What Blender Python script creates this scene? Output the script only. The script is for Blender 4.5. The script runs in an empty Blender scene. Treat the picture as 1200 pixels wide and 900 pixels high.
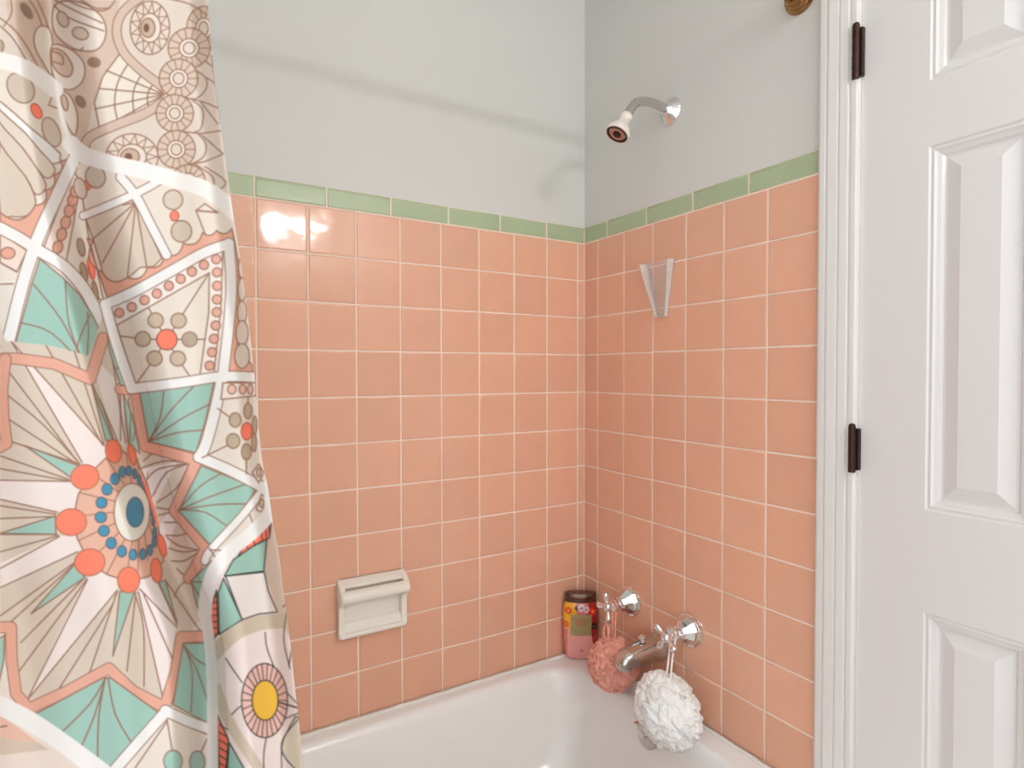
import bpy, bmesh, math, random
import numpy as np
from mathutils import Vector, Matrix, noise
random.seed(7); rng = np.random.default_rng(7)
S = bpy.context.scene
COL = S.collection
# ------------------------------------------------------------------ camera
YAW, PITCH, ROLL = 0.5459, -0.0194, -0.0014
CAM = Vector((-1.0903, -1.3814, 1.1996)); FPX = 688.9
fw = Vector((math.sin(YAW)*math.cos(PITCH), math.cos(YAW)*math.cos(PITCH), math.sin(PITCH)))
r0 = Vector((math.cos(YAW), -math.sin(YAW), 0)); u0 = r0.cross(fw)
rt = r0*math.cos(ROLL)+u0*math.sin(ROLL); up = -r0*math.sin(ROLL)+u0*math.cos(ROLL)
cd = bpy.data.cameras.new('camera'); cam = bpy.data.objects.new('camera', cd); COL.objects.link(cam)
cam.matrix_world = Matrix(((rt.x, up.x, -fw.x, CAM.x), (rt.y, up.y, -fw.y, CAM.y), (rt.z, up.z, -fw.z, CAM.z), (0, 0, 0, 1)))
cd.sensor_fit = 'HORIZONTAL'; cd.sensor_width = 36.0; cd.lens = 36.0*FPX/1200.0; cd.clip_start = 0.02
S.camera = cam
# ------------------------------------------------------------------ world, exposure
W = bpy.data.worlds.new('world'); S.world = W; W.use_nodes = True
W.node_tree.nodes['Background'].inputs[0].default_value = (0.94, 0.98, 1.03, 1)
W.node_tree.nodes['Background'].inputs[1].default_value = 1.08
S.view_settings.view_transform = 'Standard'; S.view_settings.look = 'None'
S.view_settings.exposure = 0.50; S.view_settings.gamma = 1.0; S.view_settings.use_curve_mapping = False
BULB = 92.0            # emission strength of the vanity globes
CEIL_FILL = 3.0             # emission strength of the added ceiling fill light

# ------------------------------------------------------------------ helpers
def lin(c):
    c = np.asarray(c, float)/255.0
    return np.where(c <= 0.04045, c/12.92, ((c+0.055)/1.055)**2.4)
def L4(*c):
    v = lin(c); return (float(v[0]), float(v[1]), float(v[2]), 1)
def mat(name, color, rough=0.5, metal=0.0, bump=0.0, bscale=30.0, vary=0.0, mottle=0.0, mscale=6.0, sheen=0.0, attr=None, transl=0.0, emit=0.0, coat=0.0, spec=0.5, bdist=0.002):
    m = bpy.data.materials.new(name); m.use_nodes = True
    nt = m.node_tree; N = nt.nodes; K = nt.links
    b = N['Principled BSDF']
    b.inputs['Base Color'].default_value = color
    b.inputs['Roughness'].default_value = rough; b.inputs['Metallic'].default_value = metal
    b.inputs['Specular IOR Level'].default_value = spec
    if coat: b.inputs['Coat Weight'].default_value = coat; b.inputs['Coat Roughness'].default_value = 0.06
    if sheen: b.inputs['Sheen Weight'].default_value = sheen
    src = None
    if attr:
        a = N.new('ShaderNodeAttribute'); a.attribute_name = attr; src = a.outputs['Color']
    if vary or mottle:
        hs = N.new('ShaderNodeHueSaturation')
        if src: K.new(src, hs.inputs['Color'])
        else: hs.inputs['Color'].default_value = color
        val = None
        if vary:
            oi = N.new('ShaderNodeObjectInfo'); mr = N.new('ShaderNodeMapRange')
            mr.inputs['To Min'].default_value = 1-vary; mr.inputs['To Max'].default_value = 1+vary
            K.new(oi.outputs['Random'], mr.inputs['Value']); val = mr.outputs[0]
        if mottle:
            tc = N.new('ShaderNodeTexCoord'); nz = N.new('ShaderNodeTexNoise'); nz.inputs['Scale'].default_value = mscale
            geo = N.new('ShaderNodeNewGeometry'); K.new(geo.outputs['Position'], nz.inputs['Vector'])
            m2 = N.new('ShaderNodeMapRange'); m2.inputs['From Min'].default_value = .3; m2.inputs['From Max'].default_value = .7
            m2.inputs['To Min'].default_value = 1-mottle; m2.inputs['To Max'].default_value = 1+mottle
            K.new(nz.outputs['Fac'], m2.inputs['Value'])
            if val:
                mu = N.new('ShaderNodeMath'); mu.operation = 'MULTIPLY'; K.new(val, mu.inputs[0]); K.new(m2.outputs[0], mu.inputs[1]); val = mu.outputs[0]
            else: val = m2.outputs[0]
        K.new(val, hs.inputs['Value']); src = hs.outputs['Color']
    if src: K.new(src, b.inputs['Base Color'])
    if bump:
        geo = N.new('ShaderNodeNewGeometry'); nz = N.new('ShaderNodeTexNoise'); nz.inputs['Scale'].default_value = bscale
        nz.inputs['Detail'].default_value = 1.5
        K.new(geo.outputs['Position'], nz.inputs['Vector'])
        bp = N.new('ShaderNodeBump'); bp.inputs['Strength'].default_value = bump; bp.inputs['Distance'].default_value = bdist
        K.new(nz.outputs['Fac'], bp.inputs['Height']); K.new(bp.outputs[0], b.inputs['Normal'])
    if transl:
        tr = N.new('ShaderNodeBsdfTranslucent'); mx = N.new('ShaderNodeMixShader'); mx.inputs[0].default_value = transl
        tr.inputs[0].default_value = color
        if src: K.new(src, tr.inputs[0])
        K.new(b.outputs[0], mx.inputs[1]); K.new(tr.outputs[0], mx.inputs[2]); K.new(mx.outputs[0], N['Material Output'].inputs[0])
    if emit:
        b.inputs['Emission Color'].default_value = color; b.inputs['Emission Strength'].default_value = emit
    return m
def link(name, me, m=None, parent=None):
    o = bpy.data.objects.new(name, me); COL.objects.link(o)
    if m is not None and me is not None and not me.materials: me.materials.append(m)
    if parent is not None: o.parent = parent
    return o
def obj(name, bm, m, parent=None, smooth=False, loc=None):
    me = bpy.data.meshes.new(name)
    bmesh.ops.recalc_face_normals(bm, faces=bm.faces[:])
    bm.to_mesh(me); bm.free()
    if smooth:
        me.polygons.foreach_set('use_smooth', [True]*len(me.polygons))
        if smooth is not True: me.set_sharp_from_angle(angle=math.radians(smooth))
    o = link(name, me, m, parent)
    if loc is not None: o.location = loc
    return o
def tag(o, label, cat, group=None):
    o['label'] = label; o['category'] = cat
    if group: o['group'] = group
    return o
def struct(o, label, cat='wall'):
    o['kind'] = 'structure'; o['label'] = label; o['category'] = cat; return o
def empty(name, loc, label, cat, group=None):
    o = bpy.data.objects.new(name, None); COL.objects.link(o); o.location = loc; o.empty_display_size = .02
    bpy.context.view_layer.update()
    return tag(o, label, cat, group)
def box(bm, x0, x1, y0, y1, z0, z1, bev=0.0, seg=2):
    r = bmesh.ops.create_cube(bm, size=1.0)
    for v in r['verts']:
        v.co = Vector(((x0+x1)/2+v.co.x*(x1-x0), (y0+y1)/2+v.co.y*(y1-y0), (z0+z1)/2+v.co.z*(z1-z0)))
    if bev:
        es = list({e for v in r['verts'] for e in v.link_edges})
        bmesh.ops.bevel(bm, geom=es, offset=bev, segments=seg, affect='EDGES', profile=0.5)
def frame_from(d):
    d = Vector(d).normalized()
    a = Vector((0, 0, 1)) if abs(d.z) < .9 else Vector((1, 0, 0))
    n1 = d.cross(a).normalized(); n2 = d.cross(n1).normalized()
    return d, n1, n2
def lathe(bm, o, axis, prof, seg=32, a0=0.0):
    """prof: list of (distance along axis, radius) -> surface of revolution"""
    o = Vector(o); d, n1, n2 = frame_from(axis); rings = []
    for h, r in prof:
        if r < 1e-6: rings.append([bm.verts.new(o+d*h)])
        else: rings.append([bm.verts.new(o+d*h+(n1*math.cos(a0+2*math.pi*k/seg)+n2*math.sin(a0+2*math.pi*k/seg))*r) for k in range(seg)])
    for A, B in zip(rings, rings[1:]):
        for k in range(seg):
            k2 = (k+1) % seg
            if len(A) == 1 and len(B) == 1: continue
            if len(A) == 1: bm.faces.new((A[0], B[k2], B[k]))
            elif len(B) == 1: bm.faces.new((A[k], A[k2], B[0]))
            else: bm.faces.new((A[k], A[k2], B[k2], B[k]))
    for R in (rings[0], rings[-1]):
        if len(R) > 1: bm.faces.new(R)
def catmull(P, n=8, closed=False):
    P = [Vector(p) for p in P]; out = []
    m = len(P)
    rng_ = range(m if closed else m-1)
    for i in rng_:
        if closed: a, b, c, d = P[(i-1) % m], P[i], P[(i+1) % m], P[(i+2) % m]
        else: a, b, c, d = P[max(i-1, 0)], P[i], P[i+1], P[min(i+2, m-1)]
        for k in range(n):
            t = k/n
            out.append(0.5*((2*b)+(c-a)*t+(2*a-5*b+4*c-d)*t*t+(3*b-a-3*c+d)*t**3))
    if not closed: out.append(P[-1])
    return out
def tube(bm, path, rad, seg=12, cap=True):
    path = [Vector(p) for p in path]; rings = []; prev = None
    n = len(path)
    for i, p in enumerate(path):
        d = (path[min(i+1, n-1)]-path[max(i-1, 0)]).normalized()
        if prev is None: _, n1, _ = frame_from(d)
        else: n1 = (prev-d*prev.dot(d)).normalized()
        prev = n1; n2 = d.cross(n1)
        r = rad[i] if hasattr(rad, '__len__') else rad
        rings.append([bm.verts.new(p+(n1*math.cos(2*math.pi*k/seg)+n2*math.sin(2*math.pi*k/seg))*r) for k in range(seg)])
    for A, B in zip(rings, rings[1:]):
        for k in range(seg):
            bm.faces.new((A[k], A[(k+1) % seg], B[(k+1) % seg], B[k]))
    if cap:
        bm.faces.new(rings[0]); bm.faces.new(rings[-1])

# ------------------------------------------------------------------ materials
M = {}
M['paint'] = mat('wall_paint', L4(218, 217, 212), .55, bump=.25, bscale=90, bdist=.001, mottle=.012, mscale=3)
M['ceiling'] = mat('ceiling_paint', L4(228, 226, 221), .7, bump=.2, bscale=80, bdist=.001)
M['tile'] = mat('pink_tile', L4(234, 177, 148), .085, bump=.4, bscale=16, bdist=.0022, vary=.035, mottle=.02, mscale=14)
M['green'] = mat('green_tile', L4(176, 190, 154), .12, bump=.3, bscale=18, bdist=.002, vary=.03, mottle=.03, mscale=12)
M['grout'] = mat('grout', L4(246, 222, 206), .8, bump=.3, bscale=300, bdist=.0005, mottle=.04, mscale=20)
M['tub'] = mat('tub_enamel', L4(250, 248, 246), .16, bump=.05, bscale=12, bdist=.002, mottle=.008)
M['caulk'] = mat('caulk', L4(240, 235, 226), .45, bump=.4, bscale=60, bdist=.001)
M['white'] = mat('white_trim_paint', L4(226, 222, 218), .32, bump=.12, bscale=70, bdist=.0006)
M['door'] = mat('door_paint', L4(224, 220, 218), .36, bump=.15, bscale=60, bdist=.0006)
M['chrome'] = mat('chrome', (.82, .82, .83, 1), .07, 1.0, bump=.03, bscale=40)
M['nickel'] = mat('satin_chrome', (.55, .53, .50, 1), .2, 1.0, bump=.03, bscale=60)
M['spout'] = mat('worn_chrome', (.62, .60, .58, 1), .13, 1.0, bump=.04, bscale=50)
M['bronze'] = mat('dark_bronze', L4(58, 36, 28), .4, .6, bump=.2, bscale=300, bdist=.0004, mottle=.2, mscale=120)
M['brass'] = mat('aged_brass', L4(168, 126, 82), .22, 1.0, bump=.1, bscale=150, mottle=.15, mscale=80)
M['ceramic'] = mat('ivory_ceramic', L4(247, 240, 228), .16, bump=.05, bscale=30)
M['headwhite'] = mat('white_plastic', L4(238, 226, 216), .3, bump=.02, bscale=50)
M['black'] = mat('black_plastic', L4(22, 20, 20), .35, bump=.05, bscale=90)
M['nozzle'] = mat('pinkish_nozzle', L4(186, 140, 124), .3, .3, bump=.05, bscale=90)
M['pinkmesh'] = mat('coral_mesh', L4(255, 180, 160), .6, transl=.12, mottle=.16, mscale=90, sheen=.2)
M['whitemesh'] = mat('white_mesh', L4(255, 254, 252), .6, transl=.06, mottle=.03, mscale=70, sheen=.2)
M['floor'] = mat('floor_vinyl', L4(222, 214, 204), .4, bump=.1, bscale=20, mottle=.06, mscale=8)
M['lid'] = mat('jar_lid', L4(120, 96, 84), .2, 1.0, bump=.1, bscale=80)
M['bulb'] = mat('lit_globe', (.98, 1.0, 1.0, 1), .4, emit=BULB)
M['diffuser'] = mat('fill_diffuser', (.98, 1.0, 1.0, 1), .5, emit=CEIL_FILL)
# clear plastic: mostly see-through with a milky tint and gloss
cm = bpy.data.materials.new('clear_plastic'); cm.use_nodes = True
nt = cm.node_tree; nt.nodes.remove(nt.nodes['Principled BSDF'])
tp = nt.nodes.new('ShaderNodeBsdfTransparent'); tp.inputs[0].default_value = (.99, .99, .99, 1)
pb = nt.nodes.new('ShaderNodeBsdfPrincipled'); pb.inputs['Base Color'].default_value = (1, .97, .95, 1); pb.inputs['Roughness'].default_value = .12
lw = nt.nodes.new('ShaderNodeLayerWeight'); lw.inputs[0].default_value = .35
mr = nt.nodes.new('ShaderNodeMapRange'); mr.inputs['To Min'].default_value = .05; mr.inputs['To Max'].default_value = .14
mx = nt.nodes.new('ShaderNodeMixShader')
nt.links.new(lw.outputs['Facing'], mr.inputs['Value']); nt.links.new(mr.outputs[0], mx.inputs[0])
nt.links.new(tp.outputs[0], mx.inputs[1]); nt.links.new(pb.outputs[0], mx.inputs[2]); nt.links.new(mx.outputs[0], nt.nodes['Material Output'].inputs[0])
M['clear'] = cm
ce = cm.copy(); ce.name = 'clear_plastic_edge'; M['edge'] = ce
mre = [n for n in ce.node_tree.nodes if n.type == 'MAP_RANGE'][0]; mre.inputs['To Min'].default_value = .30; mre.inputs['To Max'].default_value = .55
[n for n in ce.node_tree.nodes if n.type == 'BSDF_PRINCIPLED'][0].inputs['Base Color'].default_value = (1, .96, .93, 1)

# ------------------------------------------------------------------ setting: room shell
XL, YF, ZC = -1.524, -2.42, 2.44
DY0, DY1, DZ = -0.797, -1.409, 2.035       # door leaf
PW = .005                                   # plaster face lies this far behind the tile face
bm = bmesh.new(); box(bm, XL-.12, .12, PW, .12, 0, ZC)
wall_back = struct(obj('wall_back', bm, M['paint']), 'white painted back wall above the pink tiles, behind the tub')
bm = bmesh.new()
box(bm, PW, .12, -.775, PW, 0, ZC); box(bm, PW, .12, YF, DY1-.022, 0, ZC); box(bm, PW, .12, DY1-.022, -.775, DZ+.022, ZC)
wall_right = struct(obj('wall_right', bm, M['paint']), 'white painted wall with shower head, taps and door')
bm = bmesh.new(); box(bm, XL-.12, XL, -.86, PW, 0, ZC)
struct(obj('wall_left', bm, M['paint']), 'white painted wall at the far end of the tub, behind the curtain')
bm = bmesh.new(); box(bm, -.80, .12, YF-.12, YF, 0, ZC)
struct(obj('wall_front', bm, M['paint']), 'white painted wall behind the camera, carrying the vanity light')
bm = bmesh.new(); box(bm, XL-.12, .12, YF-.12, .12, ZC, ZC+.1)
struct(obj('ceiling', bm, M['ceiling']), 'flat white bathroom ceiling', 'ceiling')
bm = bmesh.new(); box(bm, XL-.12, .12, YF-.12, .12, -.1, 0)
struct(obj('floor', bm, M['floor']), 'pale bathroom floor', 'floor')

# tiles -------------------------------------------------------------
P, GAP = .1095, .0033
OA, OB = .0242, .0618
Z0 = 1.58; ROWS = 11
def tile_mesh(name, w, h, m, top_round=False):
    """tile face in local XZ, face at y=0 looking to -y, body behind it; origin at the middle of the face"""
    bm = bmesh.new(); rings = []
    for ins, dep in ((.0034, 0), (.0014, .0003), (.0003, .0011), (0, .0022), (0, .0049)):
        a, b = w/2-ins, h/2-ins
        bt = b
        if top_round and dep < .0022: bt = h/2-ins*2.6
        rings.append([bm.verts.new((x, dep, z)) for x, z in ((-a, -b), (a, -b), (a, bt), (-a, bt))])
    bm.faces.new(rings[0])
    for A, B in zip(rings, rings[1:]):
        for k in range(4):
            f = bm.faces.new((A[k], A[(k+1) % 4], B[(k+1) % 4], B[k])); f.smooth = True
    bmesh.ops.recalc_face_normals(bm, faces=bm.faces[:])
    if rings[0][0].link_faces[0].calc_center_median().y > .1: pass
    me = bpy.data.meshes.new(name); bm.to_mesh(me); bm.free(); me.materials.append(m)
    return me
_cache = {}
def put_tile(wall, name, c0, c1, z0, z1, m, key, tr=False):
    w, h = abs(c1-c0)-GAP, z1-z0-GAP
    k = (name, round(w, 4), round(h, 4))
    if k not in _cache: _cache[k] = tile_mesh(name, w, h, m, tr)
    o = bpy.data.objects.new(name, _cache[k]); COL.objects.link(o)
    mid = (c0+c1)/2; zc = (z0+z1)/2
    t1, t2 = [max(-.005, min(.005, random.gauss(0, .0028))) for _ in (0, 1)]
    pr = random.uniform(-.0003, .0002)
    if wall is wall_back: o.location = (mid, pr, zc); o.rotation_euler = (t1, 0, t2)
    else: o.location = (pr, mid, zc); o.rotation_euler = (t1, 0, math.radians(-90)+t2)
    o.parent = wall
    return o
cols_b = [0, -OA]+[-(OA+P*c) for c in range(1, 14)]
cols_b = [c for c in cols_b if c > XL+.03]+[XL+.002]
cols_r = [0]+[-(OB+P*d) for d in range(0, 7)]
for r in range(ROWS):
    z1 = Z0-r*P; z0 = z1-P
    for a, b in zip(cols_b, cols_b[1:]): put_tile(wall_back, 'tile', a, b, z0, z1, M['tile'], 0)
    for a, b in zip(cols_r, cols_r[1:]): put_tile(wall_right, 'tile', a, b, z0, z1, M['tile'], 0)
gb = [0]+[-(.134+.1535*k) for k in range(0, 10)]
gb = [c for c in gb if c > XL+.02]+[XL+.002]
gr = [0]+[-(.1025+.1535*k) for k in range(0, 5)]; gr[-1] = -.7188
for a, b in zip(gb, gb[1:]): put_tile(wall_back, 'trim_tile', a, b, Z0, 1.6275, M['green'], 1, True)
for a, b in zip(gr, gr[1:]): put_tile(wall_right, 'trim_tile', a, b, Z0, 1.6275, M['green'], 1, True)
bm = bmesh.new(); box(bm, XL+.001, 0, .0013, PW+.002, .36, 1.6262); obj('grout', bm, M['grout'], wall_back)
bm = bmesh.new(); box(bm, .0013, PW+.002, -.7188, 0, .36, 1.6262); obj('grout', bm, M['grout'], wall_right)
bm = bmesh.new(); box(bm, -.0016, .002, -.0016, .002, .376, 1.626); obj('corner_grout', bm, M['grout'], wall_back)

# door, hinges, casing ------------------------------------------------
def door_leaf():
    PY = [DY0, -.906, -1.048, -1.158, -1.300, DY1]
    PZ = [.01, .24, .80, .970, 1.570, 1.676, 1.915, 2.03]
    bm = bmesh.new(); V = {}
    def v(x, y, z):
        k = (round(x, 5), round(y, 5), round(z, 5))
        if k not in V: V[k] = bm.verts.new((x, y, z))
        return V[k]
    cells = []
    for i in range(5):
        for j in range(7):
            y0, y1, z0, z1 = PY[i], PY[i+1], PZ[j], PZ[j+1]
            if i in (1, 3) and j in (1, 3, 5):
                cells.append((y0, y1, z0, z1)); prev = None
                # stuck moulding around the panel: ogee steps down into the leaf
                for ins, x in ((0, 0), (.003, .0025), (.0075, .0015), (.011, .0045), (.017, .0062), (.021, .0105)):
                    q = [v(x, y0-ins, z0+ins), v(x, y1+ins, z0+ins), v(x, y1+ins, z1-ins), v(x, y0-ins, z1-ins)]
                    if prev:
                        for k in range(4): bm.faces.new((prev[k], prev[(k+1) % 4], q[(k+1) % 4], q[k]))
                    prev = q
            else:
                bm.faces.new((v(0, y0, z0), v(0, y1, z0), v(0, y1, z1), v(0, y0, z1)))
    # back and edges
    yb, ye, zb, ze = PY[0], PY[-1], PZ[0], PZ[-1]
    B = [bm.verts.new((.036, y, z)) for y, z in ((yb, zb), (ye, zb), (ye, ze), (yb, ze))]
    bm.faces.new(B)
    def strip(pts, b0, b1): bm.faces.new([v(*p) for p in pts]+[b1, b0])
    strip([(0, y, zb) for y in PY], B[0], B[1]); strip([(0, y, ze) for y in PY], B[3], B[2])
    strip([(0, yb, z) for z in PZ], B[0], B[3]); strip([(0, ye, z) for z in PZ], B[1], B[2])
    return bm, cells
bm, cells = door_leaf()
door = struct(obj('door_1', bm, M['door']), 'white six-panel bathroom door, closed, hinged beside the tub', 'door')
for (y0, y1, z0, z1) in cells:
    bm = bmesh.new(); rr = []
    for ins, x in ((.020, .0150), (.020, .0100), (.024, .0098), (.0425, .0028), (.0445, .0020)):
        rr.append([bm.verts.new((x, y0-ins, z0+ins)), bm.verts.new((x, y1+ins, z0+ins)), bm.verts.new((x, y1+ins, z1-ins)), bm.verts.new((x, y0-ins, z1-ins))])
    bm.faces.new(rr[-1]); bm.faces.new(rr[0])
    for A, B in zip(rr, rr[1:]):
        for k in range(4): bm.faces.new((A[k], A[(k+1) % 4], B[(k+1) % 4], B[k]))
    obj('raised_panel', bm, M['door'], door)
for zc, hh in ((1.771, .094), (1.060, .083)):
    bm = bmesh.new()
    tube(bm, [(-.0135, -.7935, zc-hh/2), (-.0135, -.7935, zc+hh/2)], .0062, 16)
    for k in (1, 2, 3, 4): tube(bm, [(-.0135, -.7935, zc-hh/2+hh*k/5-.0008), (-.0135, -.7935, zc-hh/2+hh*k/5+.0008)], .0066, 16)
    h = obj('hinge', bm, M['bronze'], door, smooth=40); h['label'] = 'dark bronze hinge barrel on the white door edge'
    bm = bmesh.new(); box(bm, -.0095, -.0008, -.803, -.794, zc-hh/2+.004, zc+hh/2-.004, .0008); obj('hinge_leaf', bm, M['bronze'], h)
    bm = bmesh.new(); lathe(bm, (-.0135, -.7935, zc+hh/2), (0, 0, 1), ((0, .0055), (.003, .0055), (.005, .003), (.0055, 0)), 14); obj('hinge_pin', bm, M['bronze'], h, smooth=40)
def prism(bm, prof, z0, z1):
    A = [bm.verts.new((x, y, z0)) for x, y in prof]; B = [bm.verts.new((x, y, z1)) for x, y in prof]
    n = len(prof)
    for k in range(n): bm.faces.new((A[k], A[(k+1) % n], B[(k+1) % n], B[k]))
    bm.faces.new(A); bm.faces.new(B)
def casing_profile(ya, sgn):
    # (offset across, projection) -> outer edge thick, quirks and an inner bead
    pr = [(0, -.002), (0, .0155), (.003, .0172), (.012, .0172), (.0135, .0150), (.0155, .0140), (.0165, .0172), (.019, .0178), (.034, .0160), (.0355, .0128), (.0375, .0132),
          (.039, .0155), (.052, .0140), (.0535, .0095), (.056, .0105), (.058, .0120), (.0655, .0115), (.0685, .0095), (.0685, -.002)]
    return [(-p, ya+sgn*o) for o, p in pr]
bm = bmesh.new(); prism(bm, casing_profile(-.728, -1), 0, DZ+.075)
box(bm, .0015, .12, -.7955, -.775, 0, DZ+.02)          # jamb
box(bm, .040, .075, -.81, -.7955, 0, DZ)                # stop behind the leaf
struct(obj('trim_1', bm, M['white']), 'white moulded door casing between the tiles and the door', 'door casing')
bm = bmesh.new(); prism(bm, casing_profile(DY1-.0705, 1), 0, DZ+.075); box(bm, .0015, .12, DY1-.0225, DY1-.0025, 0, DZ+.02)
struct(obj('trim_2', bm, M['white']), 'white moulded door casing on the latch side of the door', 'door casing')
bm = bmesh.new(); box(bm, -.016, .004, DY1, DY0, DZ+.004, DZ+.075, .003); box(bm, .0015, .12, DY1, DY0, DZ+.001, DZ+.02)
struct(obj('trim_3', bm, M['white']), 'white casing over the top of the door', 'door casing')

# ------------------------------------------------------------------ bathtub
TZ = .373
def rrect(x0, x1, y0, y1, r, n=10):
    pts = []
    for cx, cy, a in ((x1-r[0], y1-r[0], 0), (x0+r[1], y1-r[1], 90), (x0+r[2], y0+r[2], 180), (x1-r[3], y0+r[3], 270)):
        rad = {0: r[0], 90: r[1], 180: r[2], 270: r[3]}[a]
        for k in range(n+1):
            t = math.radians(a+90*k/n); pts.append((cx+rad*math.cos(t), cy+rad*math.sin(t)))
    return pts
def tub():
    bm = bmesh.new(); rings = []
    def ring(pts, z): rings.append([bm.verts.new((x, y, z)) for x, y in pts])
    X0, X1, Y0, Y1 = XL+.003, -.002, -.742, -.002
    q = lambda r: (r, r, r, r)
    ring(rrect(X0, X1, Y0, Y1, q(.004)), 0.0)
    ring(rrect(X0, X1, Y0, Y1, q(.004)), TZ-.030)
    ring(rrect(X0, X1, Y0, Y1, q(.004)), TZ-.012)
    ring(rrect(X0, X1, Y0+.004, Y1, q(.004)), TZ-.004)
    ring(rrect(X0, X1, Y0+.012, Y1, q(.006)), TZ)
    # inner opening: narrow ledge at the back, broader at the tap end, generous corners
    xi1, yi1, xi0, yi0 = -.054, -.032, XL+.075, -.690
    for k, (ins, dz) in enumerate(((0, 0), (.006, -.0015), (.012, -.006), (.017, -.014), (.021, -.026), (.030, -.075), (.041, -.14), (.058, -.20), (.085, -.245), (.13, -.272), (.20, -.280))):
        slope = max(0, -dz-.02)
        ring(rrect(xi0+ins+slope*.9, xi1-ins*.9-slope*.05, yi0+ins, yi1-ins, (.135, .12, .12, .135)), TZ+dz)
    for A, B in zip(rings, rings[1:]):
        n = len(A)
        for k in range(n): bm.faces.new((A[k], A[(k+1) % n], B[(k+1) % n], B[k]))
    bm.faces.new(rings[-1])
    return bm
tubo = tag(obj('bathtub', tub(), M['tub'], smooth=45), 'white enamel bathtub below the pink tiled walls', 'bathtub')
bm = bmesh.new()
pts = [Vector((-.006-1.5*k/60, -.0075+.0012*math.sin(k*1.7)*(.4+.6*math.sin(k*.37)), .3745+.0008*math.sin(k*2.3))) for k in range(61)]
tube(bm, pts, .0048, 8); 
pts = [Vector((-.0075+.0010*math.sin(k*1.9), -.006-.70*k/30, .3745+.0008*math.sin(k*2.1))) for k in range(31)]
tube(bm, pts, .0048, 8)
c = obj('sealant', bm, M['caulk'], tubo, smooth=True); c['label'] = 'bead of white sealant along the tiles'
# overflow plate with trip lever
OV = Vector((-.0835, -.354, .325)); ovn = Vector((-1, 0, .16)).normalized()
bm = bmesh.new(); lathe(bm, OV-ovn*.006, ovn, ((0, .031), (.008, .031), (.0115, .029), (.014, .022), (.0155, .010), (.016, 0)), 36)
ovp = obj('overflow_plate', bm, M['nickel'], tubo, smooth=35); ovp['label'] = 'round chrome overflow plate with trip lever'
bm = bmesh.new(); tube(bm, catmull([OV+ovn*.006, OV+ovn*.02+Vector((0, 0, .004)), OV+ovn*.030+Vector((0, .002, .016)), OV+ovn*.034+Vector((0, .004, .034))], 6), [.006]*7+[.0055]*6+[.006]*6, 10)
obj('trip_lever', bm, M['chrome'], ovp, smooth=50)

# ------------------------------------------------------------------ soap dish
sx0, sx1, sz0, sz1 = -.733, -.568, .580, .715
sd = empty('soap_dish', (( sx0+sx1)/2, 0, sz0), 'ivory ceramic soap dish with grab bar set in the back wall tiles', 'soap dish')
def child(name, bm, m, parent, smooth=False):
    inv = parent.matrix_world.inverted()
    bmesh.ops.transform(bm, matrix=inv, verts=bm.verts[:])
    return obj(name, bm, m, parent, smooth)
def extr_x(bm, prof, x0, x1, bev=.0):
    A = [bm.verts.new((x0, y, z)) for y, z in prof]; B = [bm.verts.new((x1, y, z)) for y, z in prof]; n = len(prof); fs = []
    for k in range(n): fs.append(bm.faces.new((A[k], A[(k+1) % n], B[(k+1) % n], B[k])))
    fs += [bm.faces.new(A), bm.faces.new(B)]
    if bev:
        es = list({e for f in fs for e in f.edges}); bmesh.ops.bevel(bm, geom=es, offset=bev, segments=2, affect='EDGES', profile=.5)
bm = bmesh.new()
box(bm, sx0, sx1, -.006, .004, sz0, sz1, .002)                                     # back plate
side = [(.0, sz1-.001), (-.008, sz1), (-.024, sz1-.008), (-.046, sz1-.024), (-.050, sz1-.034), (-.046, sz1-.045), (-.030, sz1-.052), (-.022, sz1-.060), (-.020, sz0+.022), (-.026, sz0+.012), (-.024, sz0+.002), (0, sz0)]
extr_x(bm, side, sx0, sx0+.013, .002); extr_x(bm, side, sx1-.013, sx1, .002)
extr_x(bm, [(0, sz1), (-.008, sz1), (-.029, sz1-.0115), (-.027, sz1-.017), (0, sz1-.018)], sx0+.006, sx1-.006, .0015)   # top edge against the wall
extr_x(bm, [(0, sz0+.001), (-.026, sz0+.001), (-.030, sz0+.007), (-.028, sz0+.013), (-.022, sz0+.013), (-.012, sz0+.030), (0, sz0+.040)], sx0+.004, sx1-.004, .0015)      # tray and lip
dish = child('dish', bm, M['ceramic'], sd, smooth=40)
bm = bmesh.new()
extr_x(bm, [(-.0365, sz1-.0165), (-.046, sz1-.0215), (-.052, sz1-.030), (-.051, sz1-.040), (-.044, sz1-.046), (-.036, sz1-.043), (-.031, sz1-.030)], sx0+.002, sx1-.002, .003)
child('grab_bar', bm, M['ceramic'], sd, smooth=50)

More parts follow.
